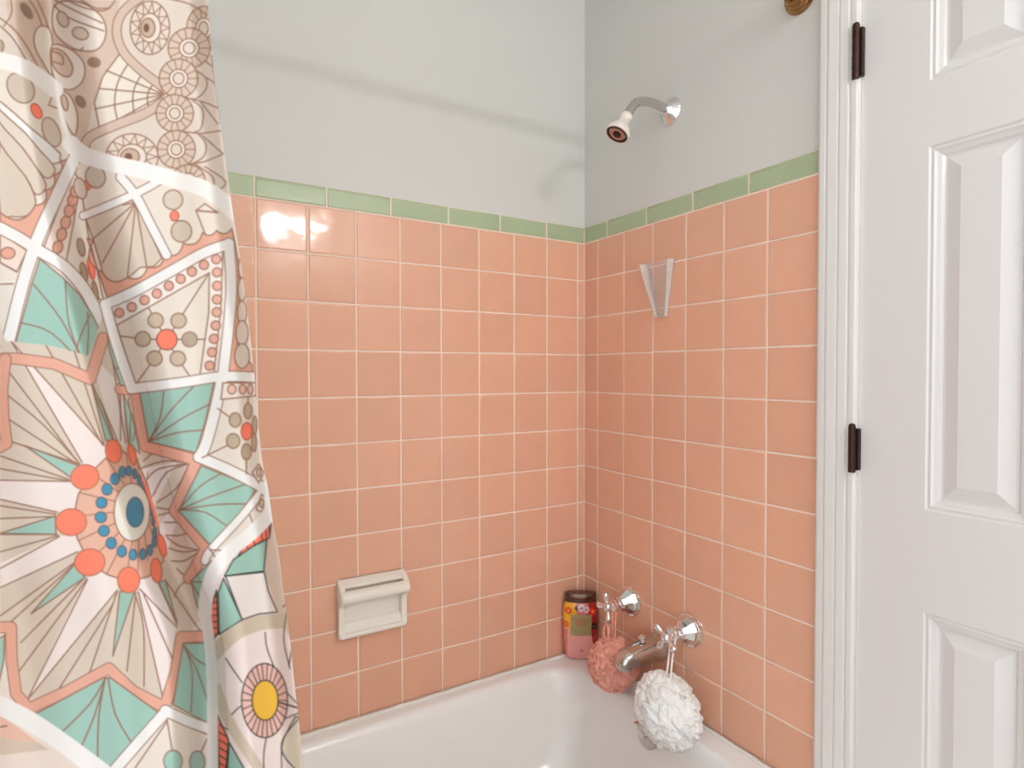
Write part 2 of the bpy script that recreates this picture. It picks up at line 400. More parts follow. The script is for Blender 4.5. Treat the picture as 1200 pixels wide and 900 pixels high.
# ------------------------------------------------------------------ taps and spout
def tap(y, z, name, label):
    t = empty(name, (0, y, z), label, 'tap', 'cross-handle bath taps')
    ax = (-1, 0, .0)
    bm = bmesh.new()
    lathe(bm, (0, y, z), ax, ((.004, .0355), (.007, .0362), (.009, .0355), (.022, .0300), (.036, .0205), (.041, .0180), (.043, .0175), (.046, .0130)), 10, a0=.25)
    lathe(bm, (0, y, z), ax, ((0, .0385), (.003, .0395), (.006, .0388), (.0075, .0355)), 36)
    child('escutcheon', bm, M['chrome'], t, smooth=26)
    bm = bmesh.new()
    lathe(bm, (0, y, z), ax, ((.044, .0105), (.050, .0105), (.051, .0125), (.055, .0125), (.056, .0095), (.062, .0095), (.063, .0115), (.067, .0115), (.068, .0085), (.078, .0085)), 20)
    child('stem', bm, M['chrome'], t, smooth=30)
    return t
def cross(t, y, z, rot):
    cx = -.081
    bm = bmesh.new()
    lathe(bm, (cx+.010, y, z), (-1, 0, 0), ((0, .0085), (.004, .0125), (.014, .0130), (.019, .0105), (.022, .0060), (.0225, 0)), 24)
    hnd = child('cross_handle', bm, M['chrome'], t, smooth=40)
    for k in range(4):
        a = rot+k*math.pi/2; d = Vector((-.10, math.cos(a), math.sin(a)))
        bm = bmesh.new(); lathe(bm, (cx, y, z), d, ((.006, .0062), (.014, .0052), (.021, .0062), (.027, .0082), (.032, .0086), (.036, .0066), (.038, 0)), 16)
        o = obj('handle_arm', bm, M['chrome'], hnd, smooth=40)
        o.data.transform(hnd.matrix_world.inverted() @ Matrix.Identity(4)) if False else None
        o.data.transform(t.matrix_world.inverted())
TA = tap(-.409, .584, 'bath_tap', 'chrome bath tap with octagonal escutcheon holding the white mesh sponge')
cross(TA, -.409, .584, math.radians(33))
TB = tap(-.203, .585, 'bath_tap', 'chrome bath tap with octagonal escutcheon holding the coral mesh sponge')
cross(TB, -.203, .585, math.radians(80))
sp = empty('tub_spout', (0, -.309, .502), 'chrome tub spout with diverter knob between the two bath taps', 'spout')
def spout():
    bm = bmesh.new(); rings = []
    # (x, z centre, half-width y, half-height z)
    sec = [(0, .502, .030, .032), (-.010, .502, .030, .032), (-.014, .502, .0275, .0300), (-.045, .5030, .0265, .0280), (-.080, .5025, .0250, .0250), (-.105, .5010, .0238, .0222), (-.122, .4985, .0215, .0195), (-.134, .4950, .0175, .0150), (-.139, .4925, .0100, .0085)]
    n = 28
    for x, z, a, b in sec:
        tilt = (-x/.144)**2*.55
        rg = []
        for k in range(n):
            th = 2*math.pi*k/n; c, s = math.cos(th), math.sin(th)
            yy = a*math.copysign(abs(c)**.75, c); zz = b*math.copysign(abs(s)**.75, s)
            rg.append(bm.verts.new((x+zz*tilt*.25, -.309+yy, z+zz)))
        rings.append(rg)
    for A, B in zip(rings, rings[1:]):
        for k in range(n): bm.faces.new((A[k], A[(k+1) % n], B[(k+1) % n], B[k]))
    bm.faces.new(rings[0]); bm.faces.new(rings[-1])
    lathe(bm, (-.116, -.309, .496), (-.10, 0, -1), ((0, .0185), (.020, .0180), (.022, .016), (.022, .0135), (.014, .0130)), 24)
    return bm
child('spout_body', spout(), M['spout'], sp, smooth=45)
bm = bmesh.new(); lathe(bm, (-.058, -.309, .524), (-.15, 0, 1), ((0, .0045), (.010, .0045), (.011, .009), (.014, .0105), (.018, .0105), (.021, .007), (.022, 0)), 20)
child('diverter_knob', bm, M['chrome'], sp, smooth=40)

# ------------------------------------------------------------------ mesh sponges
def sponge(name, label, c, R, sq, m, n, wid, seed, hang, loops, puff, lean=0):
    rnd = random.Random(seed)
    root = empty(name, c, label, 'sponge', 'mesh bath sponges'); C = Vector(c)
    bm = bmesh.new()
    bmesh.ops.create_icosphere(bm, subdivisions=6, radius=R)
    for v in bm.verts:
        q = v.co.normalized()
        w = q+Vector((noise.noise(q*3+Vector((seed, 1, 2))), noise.noise(q*3+Vector((5, seed, 2))), noise.noise(q*3+Vector((9, 1, seed)))))*.25
        bl = abs(noise.noise(w*puff+Vector((seed, 0, 0)))); b2 = abs(noise.noise(w*puff*2.3+Vector((0, seed, 0)))); b3 = noise.noise(w*puff*6)
        v.co *= .84+.30*min(bl, .45)+.14*min(b2, .45)+.015*b3; v.co.x *= sq
    for i in range(n):
        z = 1-2*(i+.5)/n; a = i*2.39996; q = math.sqrt(1-z*z)
        nrm = Vector((q*math.cos(a), q*math.sin(a), z)); nrm = (nrm+Vector((rnd.gauss(0, .12), rnd.gauss(0, .12), rnd.gauss(0, .12)))).normalized()
        t = nrm.cross(Vector((rnd.gauss(0, 1), rnd.gauss(0, 1), rnd.gauss(0, 1)))).normalized(); b = nrm.cross(t)
        half = rnd.uniform(.28, .5); fr = rnd.uniform(2.0, 3.6); ph = rnd.uniform(0, 6.28); amp = rnd.uniform(.10, .2); Ro = R*rnd.uniform(.90, 1.03)
        fold = rnd.choice((-1, 1))*rnd.uniform(.1, .26)
        K = 18; grid = []
        for k in range(K+1):
            s = -1+2*k/K; w = amp*math.sin(fr*math.pi*s+ph)
            d = (nrm+t*(s*half)+b*w).normalized(); env = (1-s*s)**.5 if abs(s) < 1 else 0
            row = []
            for j, (rr, off) in enumerate(((.84, 0), (.93, fold*.3), (.985, fold*.7), (1.0, fold*1.2), (.95, fold*1.9))):
                d2 = (d+b*off*wid*env).normalized()
                r_ = Ro*(rr if rr <= .84 else .84+(rr-.84)*(.4+.6*env))*(1+.02*math.sin(7*s+ph))
                p = d2*r_; row.append(bm.verts.new((p.x*sq, p.y, p.z)))
            grid.append(row)
        for A, B in zip(grid, grid[1:]):
            for j in range(4): bm.faces.new((A[j], A[j+1], B[j+1], B[j]))
    for v in bm.verts: v.co.y += lean*v.co.z
    o = obj('mesh_ruffles', bm, m, root, smooth=True)
    bm = bmesh.new()
    H = Vector(hang)-C; top = Vector((0, 0, R*.8))
    for sgn in (-1, 1):
        pth = catmull([top+Vector((0, sgn*.007, 0)), (top*.5+H*.5)+Vector((0, sgn*.0055, 0)), H+Vector((0, sgn*.0085, -.004)), H+Vector((0, sgn*.006, .0095)), H+Vector((0, 0, .0125))], 6)
        tube(bm, pth, .0021, 8)
    obj('hanging_cord', bm, m, root, smooth=True)
    if loops:
        bm = bmesh.new(); L = Vector(loops)-C
        pth = catmull([L+Vector((-.004, .005, -.022)), L+Vector((-.002, .010, .004)), L+Vector((0, .004, .019)), L+Vector((0, -.006, .012)), L+Vector((-.002, -.006, -.022))], 6)
        tube(bm, pth, .0036, 8); obj('ribbon_loop', bm, m, root, smooth=True)
    return root
sponge('mesh_sponge', 'white mesh bath sponge hanging from the tap nearest the door', (-.104, -.437, .4340), .0765, .95, M['whitemesh'], 46, .9, 3, (-.0595, -.409, .584), None, 3.4, .2)
sponge('mesh_sponge', 'coral pink mesh bath sponge hanging from the tap beside the jar', (-.080, -.2245, .4430), .0680, 1.0, M['pinkmesh'], 120, .8, 5, (-.0595, -.203, .585), (-.088, -.208, .520), 4.6)

# ------------------------------------------------------------------ shower head
sh = empty('shower', (0, -.336, 1.843), 'chrome shower arm with small white shower head high on the side wall', 'shower head')
bm = bmesh.new(); lathe(bm, (0.006, -.336, 1.843), (-1, 0, 0), ((0, .033), (.004, .0335), (.009, .030), (.016, .020), (.024, .0135), (.026, .0125), (.026, .010)), 40)
child('wall_flange', bm, M['chrome'], sh, smooth=30)
bm = bmesh.new(); tube(bm, catmull([(-.005, -.336, 1.843), (-.040, -.336, 1.848), (-.075, -.336, 1.848), (-.108, -.336, 1.838), (-.128, -.336, 1.818), (-.142, -.336, 1.796)], 8), .0108, 16)
child('shower_arm', bm, M['spout'], sh, smooth=True)
hd = Vector((-.50, .03, -.86)).normalized(); h0 = Vector((-.139, -.336, 1.802))
bm = bmesh.new(); lathe(bm, h0, hd, ((0, .0125), (.004, .0148), (.012, .0150), (.015, .0130), (.022, .0128), (.028, .0150), (.040, .0235), (.050, .0285), (.058, .0300), (.0605, .0290), (.0605, .0262), (.056, .0255)), 36)
head = child('head_bell', bm, M['headwhite'], sh, smooth=40); head['label'] = 'white plastic bell of the shower head'
bm = bmesh.new(); lathe(bm, h0, hd, ((.050, .026), (.0585, .026), (.0585, .0205), (.0555, .0200), (.0555, 0)), 36)
fp = child('spray_face', bm, M['black'], sh, smooth=35); fp['label'] = 'dark spray face'
bm = bmesh.new(); lathe(bm, h0, hd, ((.054, .0185), (.0590, .0180), (.0590, .0105), (.0560, .0100), (.0560, 0)), 32)
child('spray_ring', bm, M['nozzle'], sh, smooth=35)
bm = bmesh.new(); lathe(bm, h0, hd, ((.054, .0095), (.0605, .0090), (.0615, 0)), 24)
child('spray_centre', bm, M['black'], sh, smooth=35)

# ------------------------------------------------------------------ curtain rod
RY, RZ = -.676, 1.936
rod = empty('curtain_rod', ((XL)/2, RY, RZ), 'aged brass shower curtain rod with round flange near the top of the side wall', 'curtain rod')
bm = bmesh.new(); tube(bm, [(XL+.004, RY, RZ), (.003, RY, RZ)], .0125, 24); child('rod_tube', bm, M['brass'], rod, smooth=40)
for x, ax in ((PW, (-1, 0, 0)), (XL, (1, 0, 0))):
    bm = bmesh.new(); lathe(bm, (x, RY, RZ), ax, ((0, .031), (.004, .0315), (.007, .0295), (.010, .0290), (.0115, .0255), (.017, .0245), (.019, .0205), (.028, .0185), (.030, .0165), (.030, .0125)), 40)
    child('rod_flange', bm, M['brass'], rod, smooth=28)

# ------------------------------------------------------------------ clear plastic holder stuck on the tiles
ch = empty('clear_holder', (0, -.308, 1.338), 'clear plastic V-shaped holder stuck to the pink tiles under the shower head', 'holder')
yt0, yt1, yb0, yb1, zt, zb = -.2565, -.3545, -.2990, -.3330, 1.479, 1.338
def wedge(bm, pts, th):
    """thick sheet from an outline of 4 points"""
    a, b, c, d = [Vector(p) for p in pts]; n = (b-a).cross(d-a).normalized()*th
    A = [bm.verts.new(p) for p in (a, b, c, d)]; B = [bm.verts.new(p+n) for p in (a, b, c, d)]
    for k in range(4): bm.faces.new((A[k], A[(k+1) % 4], B[(k+1) % 4], B[k]))
    bm.faces.new(A); bm.faces.new(B)
XF, XFB = -.026, -.012
bm = bmesh.new(); wedge(bm, [(-.002, yt0, zt), (-.002, yt1, zt), (-.002, yb1, zb), (-.002, yb0, zb)], -.0016); child('back_plate', bm, M['clear'], ch)
bm = bmesh.new(); wedge(bm, [(XF, yt0, zt-.004), (XF, yt1, zt-.004), (XFB, yb1, zb), (XFB, yb0, zb)], .0018); child('front_plate', bm, M['clear'], ch)
for s in (0, 1):
    a, b = (yt0, yb0) if s == 0 else (yt1, yb1); q = -.009 if s == 0 else .009
    bm = bmesh.new(); wedge(bm, [(-.003, a, zt-.001), (XF, a, zt-.004), (XFB, b, zb), (-.003, b, zb)], .0024 if s == 0 else -.0024); child('side_plate', bm, M['edge'], ch)
    bm = bmesh.new(); wedge(bm, [(-.0045, a, zt), (-.0045, a+q, zt), (-.0045, b+q*.45, zb+.004), (-.0045, b, zb+.004)], -.002 if s else .002); child('side_rib', bm, M['edge'], ch)
bm = bmesh.new(); box(bm, XFB, -.002, yb1, yb0, zb, zb+.003); child('base_plate', bm, M['edge'], ch)

# ------------------------------------------------------------------ raster painting for flat prints (vertex colours in cloth space)
class Canvas:
    def __init__(s, w, h, base): s.w, s.h = w, h; s.a = np.empty((h, w, 3)); s.a[:] = lin(base)
    def _bb(s, P, pad):
        x0 = max(0, int(math.floor(P[:, 0].min()-pad))); x1 = min(s.w-1, int(math.ceil(P[:, 0].max()+pad)))
        y0 = max(0, int(math.floor(P[:, 1].min()-pad))); y1 = min(s.h-1, int(math.ceil(P[:, 1].max()+pad)))
        if x1 < x0 or y1 < y0: return None
        return x0, x1, y0, y1
    def _mix(s, bb, al, c):
        x0, x1, y0, y1 = bb; t = s.a[y0:y1+1, x0:x1+1]; t += (lin(c)-t)*al[..., None]
    def _segd(s, X, Y, P, closed):
        d = np.full(X.shape, 1e9); n = len(P)
        for i in range(n if closed else n-1):
            a, b = P[i], P[(i+1) % n]; ab = b-a; q = ab@ab
            t = np.clip(((X-a[0])*ab[0]+(Y-a[1])*ab[1])/max(q, 1e-9), 0, 1)
            d = np.minimum(d, np.hypot(X-a[0]-t*ab[0], Y-a[1]-t*ab[1]))
        return d
    def poly(s, P, c, line=None, lw=1.5):
        P = np.asarray(P, float); bb = s._bb(P, 2)
        if bb is None: return
        X, Y = np.meshgrid(np.arange(bb[0], bb[1]+1), np.arange(bb[2], bb[3]+1)); X = X.astype(float); Y = Y.astype(float)
        ins = np.zeros(X.shape, bool); n = len(P)
        for i in range(n):
            a, b = P[i], P[(i+1) % n]
            if a[1] == b[1]: continue
            ins ^= ((a[1] > Y) != (b[1] > Y)) & (X < (b[0]-a[0])*(Y-a[1])/(b[1]-a[1])+a[0])
        d = s._segd(X, Y, P, True); sd = np.where(ins, -d, d)
        if c is not None: s._mix(bb, np.clip(.5-sd, 0, 1), c)
        if line is not None: s._mix(bb, np.clip(lw/2+.5-d, 0, 1)*min(1, lw+.1), line)
    def line(s, P, c, lw=1.5):
        P = np.asarray(P, float); bb = s._bb(P, lw/2+2)
        if bb is None: return
        X, Y = np.meshgrid(np.arange(bb[0], bb[1]+1), np.arange(bb[2], bb[3]+1))
        d = s._segd(X.astype(float), Y.astype(float), P, False); s._mix(bb, np.clip(lw/2+.5-d, 0, 1), c)
    def ell(s, cx, cy, rx, ry, c, line=None, lw=1.5, rot=0):
        n = 36; t = np.linspace(0, 2*np.pi, n, endpoint=False); r = math.radians(rot)
        x, y = rx*np.cos(t), ry*np.sin(t)
        s.poly(np.stack([cx+x*math.cos(r)-y*math.sin(r), cy+x*math.sin(r)+y*math.cos(r)], 1), c, line, lw)
def sm(P, n=5, closed=False):
    return [(v.x, v.y) for v in catmull([(p[0], p[1], 0) for p in P], n, closed)]

CREAM, TAN, PINKC, SALM, MINT = (232, 219, 206), (217, 199, 181), (240, 224, 217), (229, 168, 145), (158, 196, 181)
WHITE, CORAL, TAUPE, BROWN, BLACK = (240, 236, 233), (255, 128, 98), (178, 157, 134), (152, 108, 84), (40, 32, 36)
BLUE, YEL, LTAN, DTAN = (66, 142, 174), (238, 184, 58), (212, 186, 168), (200, 172, 150)
SX, SY = 362, 902
def paint_curtain():
    cv = Canvas(SX, SY, CREAM); k = .3
    def R(n): return {1: 0, 2: 240, 3: 450, 4: 630}[n]
    def T(n, P): return [(x*k, y*k+R(n)) for x, y in P]
    def pl(n, P, c, line=BROWN, s=0, lw=1.8): cv.poly(sm(T(n, P), s, True) if s else T(n, P), c, line, lw)
    def ln(n, P, c=BROWN, lw=1.8, s=0): cv.line(sm(T(n, P), s) if s else T(n, P), c, lw)
    def el(n, x, y, rx, ry, c, line=BROWN, rot=0, lw=1.7): cv.ell(x*k, y*k+R(n), rx*k, ry*k, c, line, lw, rot)
    def band(n, P, w, c=WHITE, s=4, edge=True):
        q = sm(T(n, P), s) if s else T(n, P)
        if edge: cv.line(q, BROWN, w*k+2.2)
        cv.line(q, c, w*k-.6)
    def bands(L):
        for n, P, w in L: cv.line(sm(T(n, P), 4), BROWN, w*k+2.2)
        for n, P, w in L: cv.line(sm(T(n, P), 4), WHITE, w*k-.6)
    def arcs(P, bul):
        out = []
        for (x0, y0), (x1, y1) in zip(P, P[1:]):
            nx, ny = -(y1-y0), x1-x0
            for i in range(8):
                u = i/8; h = bul*4*u*(1-u)**1.0; out.append((x0+(x1-x0)*u+nx*h, y0+(y1-y0)*u+ny*h))
        return out+[P[-1]]
    # ---- upper zone: brown line art on tan
    cv.poly(T(1, [(0, 0), (830, 0), (905, 830), (300, 600), (215, 360), (0, 230)]), (222, 206, 192))
    pl(1, [(205, 0), (470, 0), (445, 90), (475, 200), (420, 270), (365, 400), (330, 560), (290, 560), (225, 380), (200, 150)], LTAN, None)
    pl(1, [(20, 0), (190, 0), (205, 330), (150, 290), (100, 200), (40, 110)], LTAN, None)
    ln(1, [(40, -10), (45, 50), (15, 100)], s=4); ln(1, [(0, 70), (60, 120), (110, 190), (150, 265)], s=4); ln(1, [(0, 100), (50, 150), (100, 230)], s=4)
    el(1, 0, 180, 14, 24, TAUPE)
    ln(1, [(110, -10), (150, 60), (170, 130), (200, 230)], s=4); ln(1, [(140, -10), (180, 80), (200, 160)], s=4)
    pl(1, [(135, 130), (160, 100), (200, 130), (205, 290), (165, 240), (135, 180)], CREAM, s=4)
    el(1, 103, 42, 18, 38, (150, 118, 96), None, -35)
    pl(1, [(205, 45), (240, 5), (330, 15), (400, 70), (412, 140), (375, 195), (290, 190), (215, 130)], CREAM, s=4)
    for P in ([(215, 0), (290, 40), (400, 90)], [(210, 20), (270, 70), (405, 120)], [(240, -10), (330, 30), (410, 40), (450, 0)], [(300, -10), (370, 30), (430, 30)]): ln(1, P, s=4)
    el(1, 245, 75, 20, 32, (214, 196, 180), BROWN, -25); el(1, 313, 130, 32, 23, (214, 196, 180), BROWN, 20)
    pl(1, [(205, 175), (280, 195), (328, 250), (322, 315), (275, 350), (225, 330), (200, 260)], CREAM, s=4)
    pl(1, [(205, 190), (250, 205), (283, 260), (270, 298), (235, 290), (205, 250)], LTAN, s=4)
    ln(1, [(205, 200), (240, 215), (245, 250), (210, 240)], s=4); ln(1, [(280, 190), (310, 195), (325, 185)], s=3)
    pl(1, [(225, 360), (270, 370), (300, 440), (300, 500), (285, 525), (240, 440)], CREAM, s=4); el(1, 252, 400, 12, 32, LTAN, BROWN, -12)
    el(1, 367, 243, 27, 21, (150, 118, 96), None, 10); el(1, 314, 396, 19, 28, (150, 118, 96), None, -35)
    # fan
    pl(1, [(640, 368), (470, 205), (400, 300), (368, 400), (390, 510), (520, 470)], (232, 220, 204))
    for q in ((470, 205), (415, 275), (385, 345), (370, 425), (390, 505)): ln(1, [(640, 368), q])
    for P in ([(505, 240), (460, 320), (447, 410), (465, 488)], [(555, 285), (522, 350), (520, 420), (530, 455)], [(600, 325), (578, 360), (576, 400), (585, 430)]): ln(1, P, s=4)
    band(1, [(560, -20), (480, 45), (455, 120), (480, 200), (545, 270), (630, 335)], 32, LTAN); band(1, [(632, 400), (560, 445), (450, 488), (350, 535), (325, 590)], 34, LTAN)
    # eye rosettes
    def eye(x, y, rx, ry):
        el(1, x, y, rx, ry, (226, 208, 192)); N = 13
        for i in range(N):
            a0, a1, am = 2*math.pi*i/N, 2*math.pi*(i+1)/N, 2*math.pi*(i+.5)/N
            f = lambda a, q: (x+rx*q*math.cos(a), y+ry*q*math.sin(a))
            ln(1, [f(a0, .97), f(am, .58), f(a1, .97)], lw=1.3)
        el(1, x, y, rx*.55, ry*.55, (232, 216, 202)); el(1, x-8, y, rx*.36, ry*.36, DTAN); el(1, x-14, y, rx*.15, ry*.17, (125, 82, 58), None)
    eye(585, 108, 77, 104); eye(515, 612, 102, 90)
    def wheel(x, y, rx, ry):
        el(1, x, y, rx, ry, (214, 190, 172))
        for i in range(14):
            a = 2*math.pi*i/14; ln(1, [(x+rx*.45*math.cos(a), y+ry*.45*math.sin(a)), (x+rx*math.cos(a), y+ry*math.sin(a))], lw=1.3)
        el(1, x, y, rx*.47, ry*.47, (236, 224, 212)); el(1, x, y, rx*.28, ry*.3, (224, 206, 192))
    for P in ([(745, 265), (800, 300), (805, 345), (765, 385), (720, 380)], [(750, 390), (792, 430), (785, 500), (760, 515)], [(770, 520), (803, 560), (795, 610), (750, 640)],
              [(720, 380), (800, 400), (858, 425)], [(710, 512), (780, 520), (862, 510)], [(740, 640), (800, 630), (872, 600)], [(825, 215), (840, 330), (862, 480)], [(785, 400), (850, 482)],
              [(780, 520), (870, 600)], [(800, 650), (882, 710), (840, 750)], [(760, 640), (830, 690), (832, 740)], [(800, 300), (845, 335), (855, 420)], [(830, 180), (800, 230), (830, 260)]): ln(1, P, s=4)
    for a in ((795, 110, 66, 86), (738, 187, 82, 78), (697, 306, 76, 76), (682, 442, 73, 73), (688, 583, 74, 74), (735, 705, 66, 62)): wheel(*a)
    ln(1, [(655, -5), (740, 15), (810, 60)], s=4)
    # ---- middle zone
    pl(1, [(0, 260), (90, 280), (215, 370), (280, 560), (272, 640), (130, 920), (0, 870)], (232, 220, 206), None)
    el(1, 80, 343, 48, 64, (210, 192, 174), BROWN, -35); el(1, 200, 515, 32, 60, (210, 192, 174), BROWN, -22); el(1, 142, 433, 18, 32, CORAL, (200, 90, 70), -30)
    ln(1, [(105, 300), (132, 320)]); ln(1, [(205, 370), (190, 410), (228, 424)])
    pl(1, [(0, 560), (70, 640), (125, 740), (138, 800), (105, 842), (45, 845), (0, 825)], TAN, s=3); pl(1, [(0, 470), (90, 580), (165, 690), (178, 735), (140, 760), (100, 690), (0, 560)], (220, 203, 186), s=3)
    pl(1, [(0, 420), (110, 530), (205, 640), (208, 680), (170, 690), (90, 580), (0, 480)], (226, 210, 194), s=3)
    pl(1, [(0, 395), (120, 500), (235, 600), (205, 640), (100, 520), (0, 430)], WHITE, s=2)
    pl(2, arcs([(272, -222), (238, -172), (208, -118), (178, -58), (137, 2), (0, 30)], -.3)+[(0, 75), (125, 135), (215, -30), (285, -170)], SALM)
    pl(2, [(170, 170), (290, -130), (320, -40), (345, 120), (380, 260), (405, 380), (330, 320), (250, 235)], CREAM)
    pl(2, [(170, 168), (285, -140), (315, -85), (255, 238)], (240, 218, 208))
    for x, y in ((225, 165), (240, 115), (256, 68), (270, 22), (283, -20), (294, -55)): el(2, x, y, 19, 25, (226, 164, 142), BROWN, 15)
    el(2, 316, 165, 14, 36, TAUPE, BROWN, -12); el(2, 356, 245, 12, 46, CORAL, (200, 90, 70), -10); el(2, 327, 262, 13, 38, TAUPE, BROWN, -12); el(2, 372, 335, 9, 40, TAUPE, BROWN, -12)
    ln(2, [(285, 275), (320, 262)])
    pl(2, [(0, 110), (105, 178), (65, 262), (0, 225)], (238, 214, 202)); el(2, 30, 188, 28, 22, (226, 164, 142)); ln(2, [(0, 225), (65, 260)]); ln(2, [(0, 310), (50, 308)])
    bands([(2, [(0, 90), (75, 130), (150, 178), (250, 240), (330, 330), (382, 430), (398, 480)], 44), (2, [(290, -180), (215, -20), (145, 135), (85, 320), (30, 540), (10, 600)], 48)])
    pl(2, [(155, 210), (240, 280), (310, 350), (360, 430), (390, 490), (370, 560), (335, 640), (200, 590), (50, 577), (85, 450), (120, 320)], MINT)
    for P in ([(335, 635), (270, 470), (255, 300)], [(335, 635), (240, 450), (130, 310)], [(335, 635), (200, 500), (80, 460)], [(335, 635), (345, 500), (340, 420)], [(335, 635), (300, 560), (350, 430)]): ln(2, P, s=4)
    # coral/tan border right of crease and tan shell petals
    pl(1, [(300, 640), (420, 640), (560, 670), (720, 710), (870, 790), (910, 830), (925, 960), (800, 930), (660, 990), (500, 900), (340, 850)], (232, 219, 205), None)
    pl(2, [(335, 55), (530, -25), (645, 195), (600, 240), (545, 245), (500, 285), (450, 318), (402, 290), (395, 240), (365, 140)], TAN)
    for q in ((365, 130), (400, 225), (497, 282), (572, 240), (630, 205), (480, 0)): ln(2, [(530, -10), q])
    pl(2, [(340, 130)]+arcs([(365, 140), (398, 262), (497, 283), (575, 243), (642, 195), (715, 150), (790, 108), (845, 100), (905, 92)], .27)+[(920, 160), (930, 225), (935, 300), (928, 560), (985, 625), (988, 660), (880, 660), (905, 400), (893, 140), (860, 148), (700, 222), (420, 368)], SALM)
    for y, rx, ry in ((245, 14, 40), (330, 16, 45), (420, 18, 45), (500, 24, 48), (590, 29, 48)): el(2, 945, y, rx, ry, (222, 206, 190))
    el(1, 675, 780, 38, 38, (216, 200, 182)); el(1, 681, 842, 17, 19, CORAL, (200, 90, 70)); el(2, 708, 103, 40, 42, TAUPE if 0 else (205, 188, 168)); ln(2, [(670, 60), (712, 62)])
    pl(1, [(765, 822), (800, 795), (850, 830)], None); ln(1, [(765, 822), (850, 828)]); ln(1, [(765, 822), (800, 912)])
    bands([(1, [(325, 842), (440, 795), (530, 755), (600, 718), (640, 690)], 30), (1, [(470, 690), (530, 765), (590, 880), (650, 995)], 34)])
    el(1, 341, 721, 14, 20, CORAL, (200, 90, 70)); el(1, 372, 690, 38, 44, (208, 190, 172), BROWN, -20); el(1, 313, 735, 24, 42, (214, 196, 180), BROWN, -15)
    # diamond with beads
    pl(2, [(425, 402), (870, 172), (862, 400), (835, 660), (530, 708), (455, 520)], (240, 226, 217)); pl(2, [(455, 470), (817, 265), (815, 420), (780, 668), (530, 705), (470, 520)], (230, 217, 202))
    for x, y in ((465, 421), (514, 399), (564, 372), (612, 346), (659, 316), (705, 289), (749, 260), (796, 234), (844, 212), (847, 263), (848, 316), (847, 369), (846, 419), (842, 471), (835, 523), (828, 575), (818, 628)): el(2, x, y, 18, 18, (226, 166, 146))
    for P in ([(557, 524), (470, 512)], [(607, 451), (580, 402)], [(697, 452), (815, 268)], [(740, 525), (798, 525)], [(603, 599), (532, 698)], [(694, 600), (742, 672)]): ln(2, P)
    for x, y in ((607, 451), (697, 452), (557, 524), (740, 525), (603, 599), (694, 600)): ln(2, [(651, 526), (x, y)]); el(2, x, y, 30, 29, TAUPE if x == 740 else (200, 180, 156))
    el(2, 651, 526, 40, 40, CORAL, (160, 80, 60))
    # ---- flower
    FL = [(0, -235), (20, -170), (60, -165), (200, -150), (350, -110), (400, -290 + 20), (470, 20), (560, 240), (770, 300), (690, 495), (800, 650), (740, 760), (800, 900), (712, 1000), (655, 1265), (425, 1105), (90, 1275), (42, 945), (0, 945)]
    pl(3, FL, TAN, None)
    for P in ([(45, -165), (405, 240), (470, 340), (380, 380), (320, 305)], [(0, 370), (280, 378), (380, 440), (330, 520), (225, 497), (0, 452)], [(0, 700), (230, 595), (380, 560), (380, 620), (305, 652), (0, 800)], [(340, 755), (430, 640), (480, 680), (458, 800), (350, 940), (105, 1235), (230, 970)], [(540, 800), (540, 650), (590, 640), (620, 775), (690, 935), (640, 1228), (565, 950)],
              [(350, -120), (480, 10), (490, 250), (445, 215)], [(550, 330), (690, 305), (600, 480), (575, 400)], [(660, 490), (690, 530), (640, 700), (620, 560)]): pl(3, P, PINKC, None)
    for P in ([(355, -10), (412, 220), (447, 222), (400, 90)], [(95, 240), (285, 370), (305, 318)], [(0, 583), (218, 587), (215, 515)], [(120, 897), (290, 705), (332, 755)], [(440, 1062), (467, 810), (525, 810)], [(690, 930), (617, 775), (645, 765)], [(480, 30), (500, 230), (545, 270), (515, 120)]): pl(3, P, MINT)
    for P in ([(400, 238), (180, -150)], [(405, 235), (290, -130)], [(320, 305), (45, -165)], [(405, 238), (45, -165)], [(25, 40), (170, 160), (310, 310)], [(30, 135), (160, 220), (305, 315)], [(25, -60), (300, 300)], [(45, 225), (310, 312)], [(0, 280), (270, 373)], [(0, 330), (270, 378)], [(0, 375), (275, 380)],
              [(0, 450), (222, 500)], [(0, 475), (217, 508)], [(0, 525), (215, 517)], [(0, 587), (222, 587)], [(0, 655), (227, 592)], [(0, 720), (230, 596)], [(0, 795), (302, 655)], [(0, 905), (300, 690)], [(40, 930), (293, 700)], [(75, 1120), (340, 760)], [(105, 1235), (340, 765)], [(230, 1190), (440, 860)], [(350, 1125), (456, 812)],
              [(80, 1010), (330, 757)], [(495, 1120), (530, 815)], [(562, 1180), (560, 950), (530, 830)], [(637, 1230), (540, 812)], [(685, 1100), (560, 820)], [(692, 930), (620, 778)], [(785, 970), (648, 770)], [(690, 950), (545, 800)], [(365, 30), (440, 220)], [(470, 30), (470, 220)], [(390, 60), (460, 225)], [(430, -150), (490, 230)],
              [(456, 806), (105, 1235)], [(620, 775), (690, 940)], [(740, 310), (620, 330), (575, 370)], [(740, 310), (650, 345), (600, 430)], [(735, 318), (690, 405), (612, 462)], [(662, 490), (610, 482)], [(665, 500), (620, 512)], [(690, 540), (640, 540)], [(725, 585), (690, 592), (648, 590)], [(780, 648), (700, 632), (650, 597)], [(780, 648), (710, 655), (660, 640)], [(775, 655), (720, 690), (668, 690)],
              [(560, 300), (600, 268), (650, 265)], [(548, 330), (640, 300), (735, 308)], [(520, 60), (530, 140), (520, 220)], [(500, 50), (510, 130), (505, 230)], [(760, 740), (720, 745), (690, 720)], [(735, 760), (700, 790), (680, 830)]): ln(3, P, s=3)
